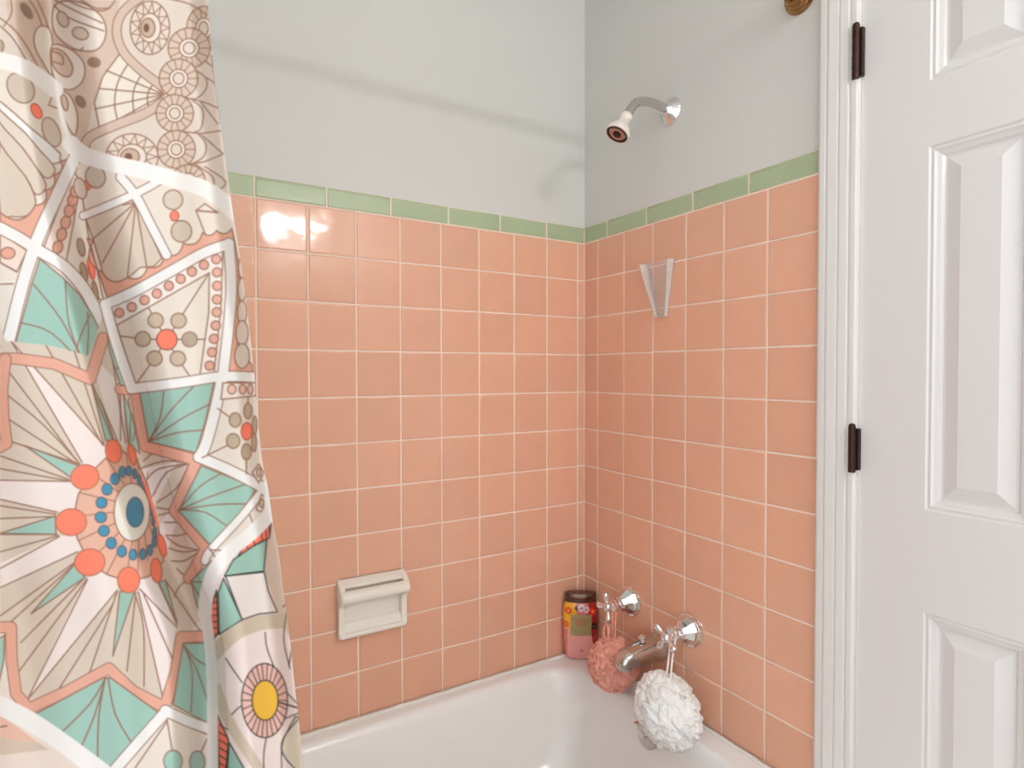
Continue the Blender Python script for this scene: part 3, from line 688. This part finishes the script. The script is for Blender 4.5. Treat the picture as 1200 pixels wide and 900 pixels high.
    pl(3, [(470, 258), (440, 262), (370, 330), (305, 430), (286, 520), (300, 600), (350, 700), (420, 745), (500, 770), (580, 752), (640, 690), (618, 560), (575, 390), (530, 290)], (228, 176, 152))
    for i in range(16):
        a = 2*math.pi*i/16; ln(3, [(515+70*math.cos(a), 500+110*math.sin(a)), (492+200*math.cos(a)*(1 if math.cos(a) < 0 else .6), 517+245*math.sin(a))], lw=1.3)
    for x, y, rx, ry in ((448, 370, 17, 22), (418, 411, 20, 22), (396, 463, 21, 21), (393, 520, 22, 21), (405, 573, 21, 21), (434, 621, 20, 22), (475, 653, 18, 22), (519, 666, 15, 21), (557, 664, 12, 21), (585, 648, 10, 21), (603, 615, 9, 22), (477, 343, 13, 21), (502, 338, 11, 19), (525, 350, 8, 19), (543, 372, 7, 19), (557, 402, 6, 19), (569, 430, 6, 19), (580, 460, 6, 19), (590, 495, 6, 19), (598, 535, 6, 19), (604, 578, 7, 20)): el(3, x, y, rx, ry, BLUE, (90, 100, 110))
    el(3, 515, 500, 70, 113, (236, 228, 214)); el(3, 527, 500, 33, 58, BLUE, (90, 100, 110))
    for x, y, rx, ry, r in ((443, 262, 31, 46, -8), (331, 363, 55, 48, -10), (277, 539, 60, 52, -5), (350, 696, 59, 52, -8), (502, 765, 43, 50, 0), (610, 728, 22, 47, -5), (515, 275, 14, 42, -12), (632, 630, 15, 45, -14)): el(3, x, y, rx, ry, CORAL, (190, 110, 80), r)
    pl(3, [(545, 345), (575, 400), (600, 470), (622, 555), (612, 555), (588, 470), (565, 405)], CORAL, None)
    # ---- salmon star outline
    def star(n, P): cv.line(T(n, P), BROWN, 14.5); cv.line(T(n, P), SALM, 12)
    star(2, [(-20, 602), (60, 600), (210, 620), (352, 680), (402, 520)]); star(2, [(20, 602), (8, 720), (12, 830), (25, 930), (-20, 955)])
    star(3, [(470, 18), (528, 22), (545, 130), (568, 242), (768, 298), (682, 495), (806, 642), (738, 758)]); star(4, [(-20, 350), (42, 350), (45, 480), (62, 610), (112, 668), (260, 600), (425, 510), (520, 600), (642, 662), (688, 520), (708, 388), (835, 384)])
    # mint kites around the star
    pl(3, [(545, 35), (835, -8), (803, 140), (765, 268), (580, 225)], MINT)
    for q in ([(580, 225), (625, 130), (640, 20)], [(580, 225), (660, 110), (760, 5)], [(580, 225), (700, 140), (825, 75)], [(580, 225), (690, 190), (790, 180)]): ln(3, q, s=3)
    pl(3, [(785, 318), (890, 360), (1002, 408), (940, 500), (818, 628), (697, 495)], MINT)
    for q in ([(697, 492), (780, 400), (870, 345)], [(697, 492), (820, 440), (955, 392)], [(697, 492), (850, 470), (985, 468)], [(697, 492), (800, 500), (885, 555)]): ln(3, q, s=3)
    pl(3, [(745, 770), (826, 690), (845, 720), (800, 830), (792, 905), (770, 870)], MINT); ln(3, [(745, 770), (800, 770), (840, 720)], s=3); ln(3, [(745, 770), (790, 850)])
    pl(2, [(410, 420), (450, 530), (505, 705), (470, 705), (425, 560)], MINT); ln(2, [(430, 520), (470, 610), (455, 640)], s=3)
    pl(4, [(715, 412), (808, 412), (812, 725), (675, 652)], MINT)
    for q in ([(715, 415), (750, 520), (745, 680)], [(715, 415), (770, 520), (810, 640)], [(715, 415), (760, 470), (808, 500)]): ln(4, q, s=3)
    pl(4, [(135, 690), (400, 548), (432, 548), (622, 685), (450, 905), (370, 905)], MINT)
    for q in ([(410, 550), (350, 650), (235, 765)], [(410, 550), (370, 690), (310, 832)], [(410, 550), (385, 700), (380, 905)], [(422, 550), (450, 690), (520, 812)]): ln(4, q, s=3, lw=2)
    pl(4, [(-5, 395), (18, 380), (14, 480), (-5, 570)], MINT)
    # white lattice
    bands([(2, P, 40) for P in ([(410, 388), (530, 335), (700, 240), (800, 185), (893, 152)], [(893, 150), (903, 300), (895, 450), (868, 680)], [(410, 390), (450, 530), (512, 712)])]
          + [(2, [(512, 718), (700, 695), (870, 670), (1000, 674)], 38), (2, [(868, 670), (840, 800), (805, 930), (778, 985)], 42), (3, [(775, 284), (900, 338), (1040, 410)], 40), (3, [(1040, 395), (940, 520), (822, 648), (800, 690)], 30)])
    # second rosette near the edge
    pl(3, [(870, -5), (1000, -5), (1000, 45), (862, 60)], (240, 224, 214))
    for x, rx in ((905, 16), (947, 13), (977, 11)): el(3, x, 20, rx, 19, (232, 186, 166))
    for P in ([(850, 95), (905, 135)], [(890, 238), (790, 287)], [(962, 290), (962, 350)], [(968, 50), (968, 80)]): ln(3, P)
    for x, y, rx, ry in ((968, 105, 16, 30), (918, 140, 23, 28), (910, 222, 26, 29), (962, 264, 19, 31), (994, 160, 9, 36), (992, 228, 9, 36)): el(3, x, y, rx, ry, (190, 170, 144))
    el(3, 963, 184, 21, 34, CORAL, (180, 90, 70))
    pl(3, [(985, 345), (1010, 312), (1030, 345), (1010, 385)], (240, 228, 220)); el(3, 1010, 345, 8, 17, (232, 186, 166)); pl(3, [(1000, 490), (1022, 430), (1045, 455), (1020, 500)], (240, 228, 220)); el(3, 1022, 465, 8, 17, (210, 190, 160)); ln(3, [(975, 510), (988, 545)]); ln(3, [(820, 648), (880, 650)]); ln(3, [(815, 640), (850, 690)])
    # ---- lower right: next medallion (black outlines)
    pl(3, [(1062, 520), (1090, 560), (1200, 900), (1240, 1600), (855, 1600), (835, 900), (850, 760), (920, 680)], (240, 220, 213), None)
    pl(3, [(1062, 540), (1100, 580), (1125, 800), (1135, 1010), (1085, 890), (1035, 735), (1040, 610)], (216, 196, 178), None)
    pl(3, [(1062, 510), (1052, 600), (1000, 625), (918, 690), (960, 620), (1020, 560)], CORAL, BLACK)
    for P in ([(1050, 535), (1052, 590)], [(1020, 565), (1025, 610)], [(988, 600), (994, 628)], [(960, 628), (970, 645)], [(1036, 550), (1040, 600)]): ln(3, P, BLACK, 1.4)
    pl(4, [(1042, 5), (1030, 130), (875, 150), (912, 85), (985, 35)], MINT, BLACK); pl(4, [(872, 158), (946, 320), (855, 378), (852, 215)], MINT, BLACK)
    pl(4, [(880, 150), (1032, 134), (1048, 210), (1083, 290), (1010, 298), (945, 320)], (238, 226, 218), BLACK)
    pl(4, [(845, 205), (852, 370), (826, 408), (820, 290)], CORAL, BLACK)
    for y in (230, 255, 280, 305, 330, 355, 380): ln(4, [(822, y), (852, y-4)], BLACK, 1.4)
    band(4, [(838, 450), (920, 372), (1020, 332), (1130, 325)], 60, (212, 192, 170), edge=False)
    band(4, [(846, 590), (895, 720), (990, 870), (1030, 930)], 44, (212, 192, 170), edge=False)
    pl(4, [(848, 690), (892, 790), (882, 910), (856, 910)], CORAL, BLACK); pl(4, [(895, 800), (958, 910), (886, 910)], MINT, BLACK)
    for y in (730, 760, 790, 820, 850, 880): ln(4, [(856, y), (890, y+20)], BLACK, 1.4)
    pl(4, [(1170, 700), (1120, 760), (1098, 820), (1130, 880), (1200, 920)], (228, 214, 194), BLACK, s=3)
    for P in ([(1035, 370), (1042, 430), (1068, 500)], [(1118, 295), (1108, 400), (1132, 510)], [(1140, 430), (1128, 500)], [(880, 470), (910, 515), (945, 565)], [(905, 690), (940, 658), (985, 650)], [(1040, 780), (1030, 840), (1030, 910)], [(1168, 705), (1105, 790), (1100, 905)], [(1115, 600), (1168, 655)], [(1165, 685), (1100, 712)], [(1105, 270), (1113, 262)]): ln(4, P, BLACK, 1.6, s=4)
    el(4, 1033, 636, 90, 145, (232, 184, 170), BLACK)
    for i in range(26):
        a = 2*math.pi*i/26; ln(4, [(1035+52*math.cos(a), 635+78*math.sin(a)), (1033+90*math.cos(a), 636+145*math.sin(a))], BLACK, 1.4)
    ln(4, [(1085, 642), (1165, 665)], BLACK, 2.2)
    el(4, 1035, 635, 51, 78, YEL, BLACK)
    # bottom left: beyond the white ring
    pl(4, [(-5, 640), (60, 690), (250, 820), (400, 910), (-5, 910)], (236, 218, 206), None); pl(4, [(-5, 690), (60, 735), (150, 800), (60, 790), (-5, 775)], (232, 186, 166), None); pl(4, [(-5, 775), (60, 790), (150, 800), (190, 828), (100, 838), (-5, 850)], (216, 192, 172), None); ln(4, [(-5, 740), (25, 735)], (120, 50, 50), 1.6)
    pl(4, [(655, 695), (812, 770), (812, 910), (470, 910)], CREAM); el(4, 675, 872, 36, 42, MINT); el(4, 770, 875, 30, 42, MINT); ln(4, [(650, 700), (672, 832)]); ln(4, [(808, 785), (785, 838)]); ln(4, [(520, 910), (650, 720)])
    bands([(4, [(445, 910), (540, 800), (645, 682)], 42), (4, [(645, 675), (730, 715), (812, 745)], 40)])
    # broad white rings of the medallion
    for P, n, w in (([(-10, 232), (80, 258), (150, 298), (215, 350)], 1, 66), ([(212, 345), (240, 450), (278, 565)], 1, 18), ([(275, 560), (330, 605), (430, 637), (560, 667), (700, 706), (800, 738), (870, 785), (915, 830)], 1, 66),
                    ([(1048, 400), (1060, 455), (1048, 510), (985, 580), (900, 650), (835, 730), (805, 830), (800, 900)], 3, 56), ([(800, 280), (818, 420), (828, 600), (830, 920)], 4, 44), ([(-20, 645), (120, 718), (250, 806), (400, 918)], 4, 76)): band(n, P, w, (243, 238, 234), edge=False)
    a = cv.a
    return .90*(a+np.roll(a, 1, 0)*.35+np.roll(a, 1, 1)*.35)/1.7
img = paint_curtain()

# ------------------------------------------------------------------ shower curtain (cloth sheet with folds)
def curtain():
    tE = np.array([-420, 0, 100, 200, 250, 300, 350, 400, 450, 500, 540, 570, 600, 622, 640, 700, 750, 800, 850, 900, 1500], float)
    sE = np.array([225, 243, 252, 266, 273, 281, 288, 294, 299, 303, 307, 314, 318, 321, 326, 333, 340, 345, 351, 355, 372], float)
    tA = np.array([-420, 0, 60, 160, 186, 240, 300, 357, 450, 549, 606, 675, 741, 900, 1500], float)
    sA = np.array([45, 57, 61, 75, 82, 90, 105, 122, 146, 168, 184, 206, 236, 244, 250], float)
    rows = np.concatenate([np.arange(-352, -2, 5.), np.arange(-2, 902, 1.0), np.arange(903, 1480, 6.)])
    colL = np.concatenate([np.arange(-300, -3, 4.), np.arange(-2, 200, 1.0)])
    wR = np.linspace(0, 1, 150); nb = 8
    t = rows[:, None]; dt = np.arange(-45, 46, 5.); gw = np.exp(-(dt/22)**2); gw /= gw.sum(); gn = np.exp(-(dt/9)**2); gn /= gn.sum()
    e = sum(w*np.interp(rows+q, tE, sE) for w, q in zip(gn, dt))[:, None]; A = sum(w*np.interp(rows+q, tA, sA) for w, q in zip(gw, dt))[:, None]
    s = np.concatenate([np.repeat(colL[None], len(rows), 0), 200+(e-200)*wR[None]], 1)
    u = s-A
    st = lambda a, b, x: (lambda q: q*q*(3-2*q))(np.clip((x-a)/(b-a), 0, 1))
    left = .022-.062*st(0, 42, -u)+.040*st(80, 210, -u)-.034*(1-np.cos(np.clip(-s-10, 0, 1e9)/135*2*np.pi))/2*(s < -10)
    right = .022-.036*st(0, 55, u)
    off = np.where(u < 0, left, right)
    off = off+.032*st(-26, 0, s-e)**1.5                                # the sheet curls back at its free edge
    low = st(560, 720, t)*st(-6, 24, s-243)*(1-.0*s); off = off-.007*low
    off = off-.012*np.exp(-((s-150-.16*t)/40)**2)*st(0, 300, t)*(u > 25)
    off = off+.0018*np.sin(s*.043+t*.017)+.0014*np.sin(s*.09-t*.011+1)+.0012*np.sin(t*.028+s*.02)
    # extra hidden columns: the cloth folds back behind its visible edge
    k = np.arange(1, nb+1)/nb
    s = np.concatenate([s, e-34*k[None]**1.3-1.0], 1); off = np.concatenate([off, off[:, -1:]+.010+.045*k[None]], 1)
    x = (s-600)/FPX; y = -(t-450)/FPX*np.ones_like(s)
    d = [rt[i]*x+up[i]*y+fw[i] for i in range(3)]
    # hangs from the rod, leans out over the tub rim:  y = ya + yb*z + off
    ya, yb = -.725-.085*1.9/1.5, .085/1.5
    lam = (ya+yb*CAM.z+off-CAM.y)/(d[1]-yb*d[2])
    X = CAM.x+d[0]*lam; Y = CAM.y+d[1]*lam; Zz = CAM.z+d[2]*lam
    nr, nc = s.shape
    # above the traced part the cloth hangs straight from the rings to a level top hem
    i0 = int(np.searchsorted(rows, -2)); ZT = 1.905; f = (np.arange(i0, -1, -1)/i0)[:, None]
    X[:i0+1] = X[i0]; Zz[:i0+1] = Zz[i0]+(ZT-Zz[i0])*f
    Y[:i0+1] = Y[i0]+((-.688+.55*off[0])-Y[i0])*f
    co = np.stack([X, Y, Zz], -1).reshape(-1, 3)
    idx = np.arange(nr*nc).reshape(nr, nc)
    q = np.stack([idx[:-1, :-1], idx[1:, :-1], idx[1:, 1:], idx[:-1, 1:]], -1).reshape(-1, 4)
    me = bpy.data.meshes.new('shower_curtain')
    me.vertices.add(len(co)); me.vertices.foreach_set('co', co.ravel())
    me.loops.add(q.size); me.loops.foreach_set('vertex_index', q.ravel())
    me.polygons.add(len(q)); me.polygons.foreach_set('loop_start', np.arange(len(q))*4)
    me.polygons.foreach_set('use_smooth', np.ones(len(q), bool))
    me.update(calc_edges=True)
    # print repeats as mirror images outside the traced width
    def refl(v, n): v = np.abs(v); v = np.mod(v, 2*n); return np.where(v > n, 2*n-v, v)
    uu = np.clip(refl(s, SX-2), 0, SX-2.001); vv = np.clip(refl(t*np.ones_like(s), SY-2), 0, SY-2.001)
    i, j = uu.astype(int), vv.astype(int); fu, fv = (uu-i)[..., None], (vv-j)[..., None]
    c = (img[j, i]*(1-fu)+img[j, i+1]*fu)*(1-fv)+(img[j+1, i]*(1-fu)+img[j+1, i+1]*fu)*fv
    at = me.color_attributes.new('print', 'FLOAT_COLOR', 'POINT')
    rgba = np.ones((nr*nc, 4), np.float32); rgba[:, :3] = c.reshape(-1, 3); at.data.foreach_set('color', rgba.ravel())
    o = link('shower_curtain', me, mat('curtain_cloth', (1, 1, 1, 1), .5, attr='print', transl=.12, bump=.06, bscale=700, bdist=.0004))
    for k in range(10):
        bm = bmesh.new(); xk = -1.475+k*.051; C0 = Vector((xk, RY, RZ-.009)); yk = float(np.interp(xk, X[0, :len(colL)], Y[0, :len(colL)]))
        ringp = [C0+Vector((.002*math.sin(2*math.pi*i/20), .0245*math.cos(2*math.pi*i/20), .0245*math.sin(2*math.pi*i/20))) for i in range(21)]
        tube(bm, ringp, .0016, 8, cap=False); obj('curtain_ring', bm, M['chrome'], o, smooth=True)
    return tag(o, 'patterned shower curtain printed with a mint, salmon and coral mandala, drawn to the left', 'shower curtain')
curtain()

# ------------------------------------------------------------------ jar on the tub corner
def jar():
    c = Vector((-.045, -.041, TZ+.001)); ang = math.atan2(-.55, .84)
    root = empty('jar', c, 'jar-shaped bath product with metal lid and floral print on the tub corner', 'jar')
    ex = Vector((math.cos(ang), math.sin(ang), 0)); ey = Vector((-ex.y, ex.x, 0))      # ex: to the right as seen, ey: away
    prof = [(0, .033, .011), (.003, .039, .015), (.012, .0450, .018), (.05, .0480, .020), (.10, .0500, .020), (.135, .0500, .020), (.152, .0485, .019), (.162, .0450, .018), (.168, .0430, .017)]
    W, Hh = 220, 370; q = lambda P: [(x, y*2.31) for x, y in P]
    cv = Canvas(W, Hh, (242, 166, 158))          # x: 0..220 across the front, y: down from the top
    cv.poly(q([(0, 0), (W, 0), (W, 78), (150, 84), (60, 76), (0, 70)]), (206, 122, 104))
    cv.poly(sm(q([(0, 0), (70, 0), (78, 30), (60, 72), (0, 64)]), 4, True), (250, 180, 44))
    cv.poly(sm(q([(160, 0), (W, 0), (W, 150), (200, 150), (176, 90), (158, 40)]), 4, True), (170, 38, 36))
    for x, y, r, col in ((98, 44, 24, (70, 52, 60)), (150, 44, 26, (60, 48, 58)), (84, 16, 16, (60, 46, 50)), (190, 66, 24, (40, 30, 36)), (112, 16, 26, (230, 192, 196)), (142, 20, 22, (222, 190, 196)), (128, 42, 18, (236, 206, 206)), (30, 24, 24, (236, 86, 24)), (14, 62, 22, (240, 96, 20)), (58, 56, 15, (244, 120, 30)), (112, 58, 20, (240, 96, 78)), (182, 26, 26, (234, 54, 38)), (204, 100, 18, (214, 60, 50))):
        for i in range(7):
            a = 2*math.pi*i/7+x; cv.ell(x+r*.6*math.cos(a), y*2.31+r*.6*math.sin(a), r*.46, r*.30, col, rot=math.degrees(a))
        cv.ell(x, y*2.31, r*.26, r*.26, (250, 200, 90) if col[0] > 233 else (120, 60, 66))
    cv.poly(q([(0, 74), (20, 77), (20, 160), (0, 160)]), (246, 128, 118)); cv.line(q([(20, 75), (20, 160)]), (170, 80, 80), 3)
    cv.ell(112, 306, 9, 9, (206, 146, 146), (170, 120, 122), 1.6); cv.ell(112, 306, 4, 4, (170, 120, 122))
    nz, na = 100, 180
    hs = np.linspace(0, .168, nz); a = np.interp(hs, [p[0] for p in prof], [p[1] for p in prof]); b = np.interp(hs, [p[0] for p in prof], [p[2] for p in prof])
    co = []; colr = []
    for i in range(nz):
        for k in range(na):
            th = 2*math.pi*k/na; cx, sx = math.cos(th), math.sin(th)
            px = math.copysign(abs(cx)**.85, cx)*a[i]; py = math.copysign(abs(sx)**.85, sx)*b[i]
            co.append(ex*px+ey*py+Vector((0, 0, hs[i])))
            u = int(min(W-1, max(0, (px/.0500*.5+.5)*(W-1)))); v = int(min(Hh-1, max(0, (1-hs[i]/.168)*(Hh-1)))); colr.append(cv.a[v, u])
    fs = [(i*na+k, i*na+(k+1) % na, (i+1)*na+(k+1) % na, (i+1)*na+k) for i in range(nz-1) for k in range(na)]
    fs += [tuple(range(na))[::-1], tuple((nz-1)*na+k for k in range(na))]
    me = bpy.data.meshes.new('jar_body'); me.from_pydata(co, [], fs); me.polygons.foreach_set('use_smooth', [True]*len(me.polygons)); me.set_sharp_from_angle(angle=math.radians(50))
    at = me.color_attributes.new('print', 'FLOAT_COLOR', 'POINT'); rgba = np.ones((len(co), 4), np.float32); rgba[:, :3] = np.array(colr); at.data.foreach_set('color', rgba.ravel())
    body = link('jar_body', me, mat('jar_print', (1, 1, 1, 1), .14, attr='print', coat=.4, bump=.05, bscale=80), root)
    def oval_stack(name, prof, m, n=64, pw=.85, sm_=30):
        bm = bmesh.new(); R_ = []
        for h, a_, b_ in prof:
            R_.append([bm.verts.new(ex*math.copysign(abs(math.cos(2*math.pi*k/n))**pw, math.cos(2*math.pi*k/n))*a_+ey*math.copysign(abs(math.sin(2*math.pi*k/n))**pw, math.sin(2*math.pi*k/n))*b_+Vector((0, 0, h))) for k in range(n)])
        for A_, B_ in zip(R_, R_[1:]):
            for k in range(n): bm.faces.new((A_[k], A_[(k+1) % n], B_[(k+1) % n], B_[k]))
        bm.faces.new(R_[0]); bm.faces.new(R_[-1])
        return obj(name, bm, m, root, smooth=sm_)
    l = oval_stack('jar_lid', [(.165, .0430, .0175), (.167, .0455, .0190), (.171, .0455, .0190), (.172, .0438, .0178), (.1755, .0438, .0178), (.1765, .0450, .0188), (.1880, .0450, .0188), (.1905, .0438, .0178), (.1910, .0380, .0140)], M['lid']); l['label'] = 'brown metal screw lid'
    # label patch hugging the front
    bm = bmesh.new(); g = []
    for i in range(9):
        h = .072+.060*i/8; a_ = np.interp(h, hs, a); b_ = np.interp(h, hs, b); row = []
        for k in range(25):
            px = -.030+.060*k/24+.002*(i/8-.5); cx = min(1, abs(px)/a_)**(1/.85); sx = math.sqrt(max(0, 1-cx*cx)); py = -(sx**.85)*b_-.0008
            row.append(bm.verts.new(ex*px+ey*py+Vector((0, 0, h))))
        g.append(row)
    for A_, B_ in zip(g, g[1:]):
        for k in range(24): bm.faces.new((A_[k], A_[k+1], B_[k+1], B_[k]))
    o = obj('jar_label', bm, mat('jar_label', L4(168, 150, 104), .35, mottle=.16, mscale=70), root, smooth=True); o['label'] = 'olive paper label'
    bm = bmesh.new()
    for i, (x0, x1, h) in enumerate(((-.016, .012, .118), (-.019, .008, .111), (-.014, .010, .104))):
        px0, px1 = x0, x1; b_ = float(np.interp(h, hs, b))
        vs = []
        for px, dz in ((px0, -.0016), (px1, -.0016), (px1, .0016), (px0, .0016)):
            a_ = float(np.interp(h, hs, a)); cx = (abs(px)/a_)**(1/.85); py = -(math.sqrt(1-cx*cx)**.85)*b_-.0016
            vs.append(bm.verts.new(ex*px+ey*py+Vector((0, 0, h+dz))))
        bm.faces.new(vs)
    obj('label_print', bm, mat('label_ink', L4(196, 116, 78), .5, bump=.05), o)
jar()

# ------------------------------------------------------------------ vanity light behind the camera, plus an added ceiling fill light
van = empty('vanity_light', (-.36, YF, 2.06), 'vanity light bar with three round globes on the wall behind the camera', 'light')
bm = bmesh.new(); box(bm, -.62, -.10, YF, YF+.03, 2.01, 2.11, .006); child('back_plate', bm, M['chrome'], van, smooth=30)
for x in (-.475, -.355, -.235):
    bm = bmesh.new(); lathe(bm, (x, YF+.028, 2.06), (0, 1, 0), ((0, .030), (.02, .028), (.06, .022), (.062, .018)), 24); s_ = child('socket', bm, M['chrome'], van, smooth=35)
    bm = bmesh.new(); bmesh.ops.create_uvsphere(bm, u_segments=24, v_segments=14, radius=.036, matrix=Matrix.Translation((x, YF+.13, 2.06))); child('globe', bm, M['bulb'], van, smooth=True)
cl = empty('ceiling_fill_light', (-.78, -1.55, ZC), 'round fill light with white diffuser, added on the unseen ceiling to brighten the room', 'light')  # invented lamp, gives soft fill beside the vanity globes
bm = bmesh.new(); lathe(bm, (-.78, -1.55, ZC), (0, 0, -1), ((0, .17), (.02, .172), (.03, .165)), 40); child('rim', bm, M['white'], cl, smooth=30)
bm = bmesh.new(); lathe(bm, (-.78, -1.55, ZC), (0, 0, -1), ((.02, .16), (.03, .16), (.055, .14), (.075, .10), (.087, .05), (.09, 0)), 40); child('diffuser', bm, M['diffuser'], cl, smooth=True)
bpy.context.view_layer.update()
